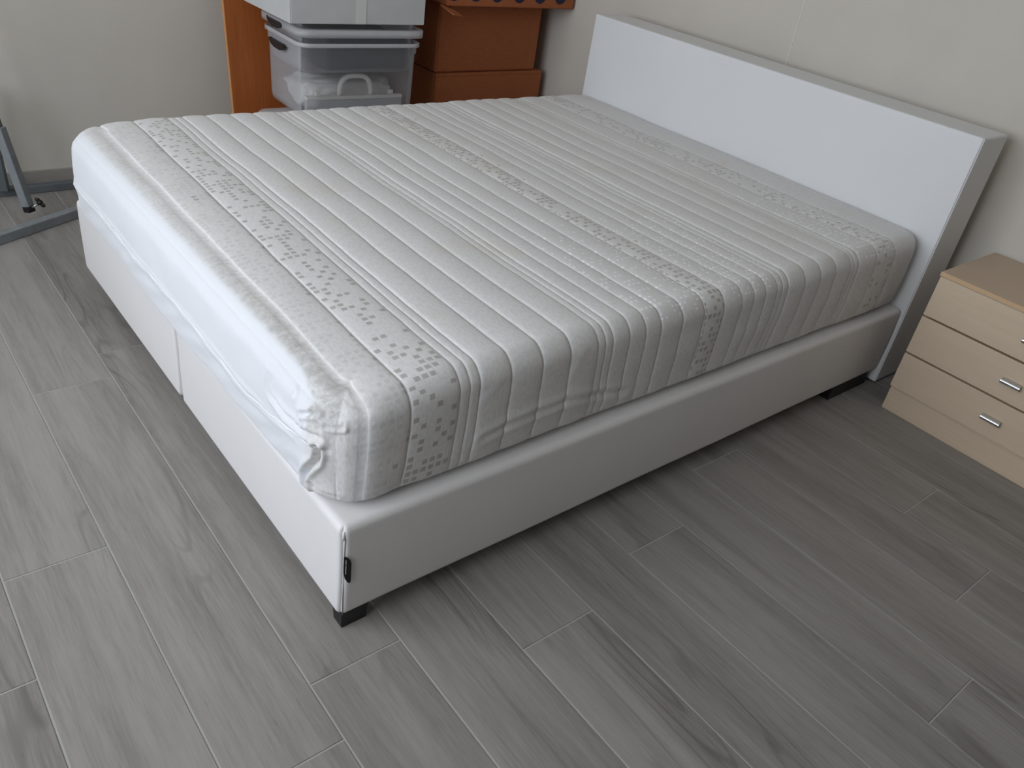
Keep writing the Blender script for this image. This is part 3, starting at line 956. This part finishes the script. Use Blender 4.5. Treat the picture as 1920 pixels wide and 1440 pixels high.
# ------------------------------------------------------------------ orange board leaning on the far wall
e = empty('wooden_board', (1.1, 2.36, 0), 'orange-brown veneered wooden board leaning on the back wall behind the crates', 'board')
e.rotation_euler = (-math.atan2(0.205, 1.60), 0, 0)
bd = box('board_face', (-0.298, 0, 0.003), (0.27, 0.018, 1.62), 'board', e, 0.001)
box('edge_strip', (-0.3, 0.0, 0.003), (-0.2982, 0.018, 1.62), 'board_edge', e)['label'] = 'lighter orange edge strip'

# ------------------------------------------------------------------ cartons
def carton(name, a, b, mat, label, cat='box', group=None, rz=0.0, bevel=0.006, bulge=0.004, wall=0.004):
    cx, cy = (a[0] + b[0]) / 2, (a[1] + b[1]) / 2
    en = empty(name, (cx, cy, a[2]), label, cat, group, rz)
    w, d, h = b[0] - a[0], b[1] - a[1], b[2] - a[2]
    m_ = soft_box_mesh('body', (w, d, h), bevel, bevel, (8, 8, 8))
    for v in m_.vertices:
        fx, fy, fz = v.co.x / w, v.co.y / d, v.co.z / h
        kx = max(0, 1 - min(fx, 1 - fx) * 20) * math.sin(math.pi * min(1, max(0, fy))) * math.sin(math.pi * min(1, max(0, fz)))
        ky = max(0, 1 - min(fy, 1 - fy) * 20) * math.sin(math.pi * min(1, max(0, fx))) * math.sin(math.pi * min(1, max(0, fz)))
        v.co.x += bulge * kx * (1 if fx > .5 else -1)
        v.co.y += bulge * ky * (1 if fy > .5 else -1)
    bo_ = add_obj('body', m_, mat, en)
    bo_.location = (-w / 2, -d / 2, 0)
    return en, w, d, h

e, w, d, h = carton('cardboard_box', (1.655, 2.168, 0.0), (2.285, 2.560, 0.5035), 'card', 'brown cardboard box on the floor, lowest of the corner stack beside the headboard', 'box', 'brown cardboard boxes stacked in the corner')
box('flap', (-w / 2 + 0.004, -d / 2 - 0.0022, h - 0.012), (w / 2 - 0.012, -d / 2 + 0.14, h + 0.0012), 'card', e, 0.0008)
box('flap', (-w / 2 - 0.0025, -d / 2 + 0.005, h - 0.016), (-w / 2 + 0.10, d / 2 - 0.02, h - 0.0005), 'card', e, 0.0008)
e, w, d, h = carton('cardboard_box', (1.645, 2.172, 0.5055), (2.236, 2.560, 0.803), 'card', 'brown cardboard box in the middle of the corner stack beside the headboard', 'box', 'brown cardboard boxes stacked in the corner', bulge=0.006, bevel=0.012)
e, w, d, h = carton('cardboard_box', (1.600, 2.060, 0.8055), (2.322, 2.520, 1.13), 'card', 'wide brown cardboard box printed with dark blue dots, topmost of the corner stack', 'box', 'brown cardboard boxes stacked in the corner', bulge=0.0)
for xd in (1.618, 1.734, 1.849, 1.975, 2.096, 2.219):
    bm = bmesh.new()
    bmesh.ops.create_cone(bm, cap_ends=True, segments=32, radius1=0.036, radius2=0.036, depth=0.0008)
    o = add_obj('printed_dot', finish(bm, 'printed_dot'), 'bluedot', e)
    o.rotation_euler = (math.pi / 2, 0, 0)
    o.location = (xd + 0.012 - (1.600 + 2.322) / 2, -d / 2 - 0.0004, 0.862 - 0.8055)
fl = box('flap', (0, -0.08, -0.002), (0.070, 0, 0.002), 'card', e, 0.0008)
fl.location = (-w / 2 - 0.03, -d / 2 + 0.01, 0.003)
fl.rotation_euler = (math.radians(18), math.radians(8), math.radians(20))

# ------------------------------------------------------------------ storage crates
def rrect(w, d, r, seg=6):
    """rounded rectangle outline centred on the origin"""
    out = []
    for cx, cy, a0 in ((w / 2 - r, d / 2 - r, 0), (-w / 2 + r, d / 2 - r, 90), (-w / 2 + r, -d / 2 + r, 180), (w / 2 - r, -d / 2 + r, 270)):
        for s in range(seg + 1):
            a = math.radians(a0 + 90 * s / seg)
            out.append((cx + r * math.cos(a), cy + r * math.sin(a)))
    return out

def loft(name, rings, close_bottom=True, close_top=False, ring_close=False):
    bm = bmesh.new()
    R = [[bm.verts.new((x, y, z)) for x, y in pts] for pts, z in rings]
    n = len(R[0])
    m_ = len(R)
    for i in range(m_ - 1 + (1 if ring_close else 0)):
        a, b = R[i], R[(i + 1) % m_]
        for k in range(n):
            bm.faces.new((a[k], a[(k + 1) % n], b[(k + 1) % n], b[k]))
    if close_bottom:
        bm.faces.new(R[0][::-1])
    if close_top:
        bm.faces.new(R[-1])
    me = finish(bm, name)
    for p in me.polygons:
        p.use_smooth = len(p.vertices) == 4
    return me

def wn_(o):
    m_ = o.modifiers.new('wn', 'WEIGHTED_NORMAL')
    m_.weight = 100
    m_.keep_sharp = False
    return o

def crate(loc, rz, w, d, h, taper, label, handle_z=None, rim_w=0.018, rim_h=0.015, rim_z=None, group='clear plastic storage crates'):
    """open tub: thin tapered shell, turned-over rim, black clips on the short ends"""
    en = empty('storage_crate', loc, label, 'storage crate', group, rz)
    t = 0.0022
    rb = 0.045
    wb, db = w - 2 * taper, d - 2 * taper
    rings = [(rrect(wb - 0.05, db - 0.05, rb - 0.015), 0.0), (rrect(wb - 0.02, db - 0.02, rb - 0.008), 0.004), (rrect(wb - 0.004, db - 0.004, rb), 0.018), (rrect(wb, db, rb), 0.035),
             (rrect(w - 0.028, d - 0.028, rb), h - 0.045), (rrect(w - 0.020, d - 0.020, rb), h - 0.041), (rrect(w - 0.018, d - 0.018, rb), h),
             (rrect(w - 0.018 - 2 * t, d - 0.018 - 2 * t, rb - t), h),
             (rrect(w - 0.020 - 2 * t, d - 0.020 - 2 * t, rb - t), h - 0.041), (rrect(w - 0.028 - 2 * t, d - 0.028 - 2 * t, rb - t), h - 0.045), (rrect(wb - 2 * t, db - 2 * t, rb - t), 0.035), (rrect(wb - 0.004 - 2 * t, db - 0.004 - 2 * t, rb - t), 0.018), (rrect(wb - 0.022, db - 0.022, rb - 0.010), 0.004 + t), (rrect(wb - 0.052, db - 0.052, rb - 0.017), t)]
    me = loft('tub', rings, True, True)
    wn_(add_obj('tub', me, 'clear', en))
    # rim band
    rz_ = h if rim_z is None else rim_z
    wr, dr = w - 0.018 + rim_w, d - 0.018 + rim_w
    rim = [(rrect(w - 0.018 + 0.0005, d - 0.018 + 0.0005, rb), rz_ - rim_h + 0.001), (rrect(wr, dr, rb + .006), rz_ - rim_h + 0.002), (rrect(wr, dr, rb + .006), rz_ + 0.001), (rrect(w - 0.018 + 0.0005, d - 0.018 + 0.0005, rb), rz_ + 0.002)]
    wn_(add_obj('rim', loft('rim', rim, False, False, True), 'milky', en))
    if handle_z is not None:
        for s in (-1, 1):
            bm = bmesh.new()
            prof = [(-0.066, -0.003), (-0.060, 0.002), (-0.048, 0.006), (0.066, 0.004), (0.076, 0.008), (0.074, -0.002), (0.062, -0.013), (0.030, -0.021), (-0.020, -0.022), (-0.052, -0.015)]
            fr = [bm.verts.new((0, y, z)) for y, z in prof]
            bk = [bm.verts.new((0.012, y, z)) for y, z in prof]
            bm.faces.new(fr[::-1])
            bm.faces.new(bk)
            for i in range(len(prof)):
                j = (i + 1) % len(prof)
                bm.faces.new((fr[i], fr[j], bk[j], bk[i]))
            o = add_obj('handle', finish(bm, 'handle', 0.0015, 2), 'black', en)
            o['label'] = 'black clip handle'
            o.location = (s * (wr / 2 - 0.004) - (0.008 if s < 0 else 0.004), 0.02, handle_z)
    return en

CX, CY = 1.186, 2.185
# lower closed crate the others stand on
e = empty('lidded_crate', (1.135, 2.030, 0), 'pale-lidded clear crate under the stacked crates, mostly hidden by the bed', 'storage crate', 'clear plastic storage crates')
rb = 0.045
add_obj('tub', loft('tub', [(rrect(0.56, 0.28, 0.04), 0.0), (rrect(0.61, 0.325, 0.04), 0.36)], True, True), 'milky', e)
add_obj('lid', loft('lid', [(rrect(0.65, 0.355, 0.05), 0.356), (rrect(0.655, 0.36, 0.05), 0.362), (rrect(0.655, 0.36, 0.05), 0.374), (rrect(0.64, 0.35, 0.045), 0.380), (rrect(0.56, 0.27, 0.04), 0.380)], True, True), 'milky', e)
box('latch', (0.12, -0.192, 0.345), (0.17, -0.182, 0.385), 'black', e, 0.003)
CZ = 0.382
c1 = crate((CX, CY, CZ), math.radians(-1.5), 0.545, 0.37, 0.287, 0.018, 'clear plastic crate holding white cloth and a white handle, lower of the two nested crates', handle_z=0.246)
c2 = crate((CX, CY, CZ + 0.170), math.radians(-1.5), 0.516, 0.340, 0.190, 0.006, 'clear plastic crate nested in the other, directly under the white box', handle_z=0.156, rim_w=0.064, rim_h=0.028, rim_z=0.167)
# contents: bundled cloth, organiser case, slate grey box
def lumpy(name, dims, seed, amp):
    bm = bmesh.new()
    bmesh.ops.create_icosphere(bm, subdivisions=5, radius=1)
    for v in bm.verts:
        p = v.co.copy()
        q = Vector([math.copysign(abs(c) ** 0.55, c) for c in p])
        nz = noise.noise(p * 2.2 + Vector((seed, 0, 0))) + 0.5 * noise.noise(p * 5 + Vector((0, seed, 0)))
        v.co = Vector((q.x * dims[0] / 2, q.y * dims[1] / 2, max(-dims[2] / 2, q.z * dims[2] / 2))) * (0.86 + amp * nz)
    zmin = min(v.co.z for v in bm.verts)
    for v in bm.verts:
        v.co.z -= zmin
    me = finish(bm, name)
    for p in me.polygons:
        p.use_smooth = True
    return me
o = add_obj('cloth_bundle', lumpy('cloth_bundle', (0.50, 0.255, 0.145), 4.0, 0.09), 'whitecloth')
o.location = (CX + 0.0, CY + 0.022, CZ + 0.0030)
tag(o, 'crumpled white cloth lying in the bottom of the clear crate', 'cloth')
e = empty('carry_case', (CX - 0.012, CY - 0.128, CZ + 0.0030), 'slim carry case with a white arched handle standing inside the clear crate', 'case')
e.rotation_euler = (0, 0, math.radians(-2.5))
box('case_body', (-0.215, -0.012, 0.0), (0.215, 0.012, 0.062), 'milky', e, 0.003)
rl = box('rail', (-0.215, -0.014, 0.0625), (0.215, 0.014, 0.0760), 'whiteplastic', e, 0.002)
for xx in (-0.163, 0.165):
    box('lug', (xx - 0.010, -0.006, 0.0765), (xx + 0.010, 0.006, 0.094), 'whiteplastic', e, 0.002)
pts = []
for s in range(25):
    a = math.pi * s / 24
    pts.append((0.002 + 0.070 * math.copysign(abs(math.cos(a)) ** 0.62, math.cos(a)), 0, 0.078 + 0.074 * math.sin(a) ** 0.75))
pts[0] = (pts[0][0], 0, 0.0765)
pts[-1] = (pts[-1][0], 0, 0.0765)
add_obj('arched_handle', tube_mesh('arched_handle', pts, 0.0125, 12, squash=0.8), 'whiteplastic', e)
e2 = empty('fabric_box', (CX + 0.057, CY + 0.0, CZ + 0.170 + 0.0030), 'slate grey fabric box inside the upper nested crate', 'box', None, math.radians(-2.5))
add_obj('body', soft_box_mesh('body', (0.35, 0.27, 0.125), 0.008, 0.010, (6, 6, 4)), 'greybox', e2).location = (-0.185, -0.135, 0)

# white carton on top of the nested crates
e, w, d, h = carton('white_box', (0.868, 1.998, 0.7335 - 0.0225 - 0.0), (1.450, 2.405, 1.04), 'whitecard', 'white corrugated box resting on the nested clear crates', 'box', None, 0.0, 0.003, 0.002)
e.location.z = CZ + 0.170 + 0.190 + 0.001
for sx in (0.006, ):
    box('tape', (-0.026, -d / 2 - 0.0028, 0.002), (0.020, -d / 2 - 0.0021, h - 0.01), 'tape', e)
box('corner_flap', (-w / 2 - 0.0032, -d / 2 + 0.001, 0.001), (-w / 2 + 0.001, d / 2 - 0.004, h - 0.03), 'whitecard', e, 0.001)

# ------------------------------------------------------------------ grey steel stand in the far left corner
def bar(name, p0, p1, sz, mat, parent, bevel=0.003, roll=0.0):
    p0, p1 = Vector(p0), Vector(p1)
    L_ = (p1 - p0).length
    bm = bmesh.new()
    bm_box(bm, (-sz / 2, -sz / 2, 0), (sz / 2, sz / 2, L_))
    me = finish(bm, name, bevel, 2)
    o = add_obj(name, me, mat, parent)
    o.location = p0
    o.rotation_mode = 'QUATERNION'
    q = (p1 - p0).to_track_quat('Z', 'Y')
    from mathutils import Quaternion
    o.rotation_quaternion = q @ Quaternion((0, 0, 1), roll)
    return o
e = empty('metal_stand', (-0.04, 2.25, 0), 'grey steel tube stand on the floor beyond the foot of the bed', 'stand')
B = Vector((0.04, -2.25, 0))
def P_(x, y, z):
    return Vector((x, y, z)) + B
bar('floor_tube', P_(-0.62, 1.870, 0.0178), P_(0.30, 2.345, 0.0178), 0.035, 'steel', e)['label'] = 'front floor tube'
bar('floor_tube', P_(-0.62, 2.520, 0.0158), P_(0.34, 2.540, 0.0158), 0.031, 'steel_dark', e)
bar('post', P_(-0.043, 2.262, 0.056), P_(-0.078, 2.300, 0.335), 0.031, 'steel', e)
bar('inner_post', P_(-0.078, 2.300, 0.325), P_(-0.155, 2.385, 0.95), 0.022, 'steel_dark', e)
bar('post', P_(-0.075, 2.500, 0.035), P_(-0.085, 2.475, 0.42), 0.036, 'steel_dark', e)
bar('cross_tube', P_(-0.20, 2.09, 0.0158), P_(-0.19, 2.51, 0.0158), 0.028, 'steel_dark', e)
bar('foot_plug', P_(-0.0405, 2.2585, 0.0350), P_(-0.0425, 2.2615, 0.058), 0.029, 'black', e, 0.002)
add_obj('bolt', tube_mesh('bolt', [P_(-0.035, 2.252, 0.052), P_(-0.010, 2.244, 0.068)], 0.004, 10), 'zinc', e)
kb = bmesh.new()
bmesh.ops.create_cone(kb, cap_ends=True, segments=20, radius1=0.008, radius2=0.009, depth=0.014)
for s in (-1, 1):
    m4 = Matrix.Translation((0.013 * s, 0, 0.002)) @ Matrix.Diagonal((0.009, 0.006, 0.009, 1))
    bmesh.ops.create_icosphere(kb, subdivisions=2, radius=1, matrix=m4)
kn = add_obj('wing_knob', finish(kb, 'wing_knob'), 'black', e, True)
kn.location = P_(-0.006, 2.243, 0.072)
kn.rotation_euler = (math.radians(20), math.radians(55), math.radians(-20))
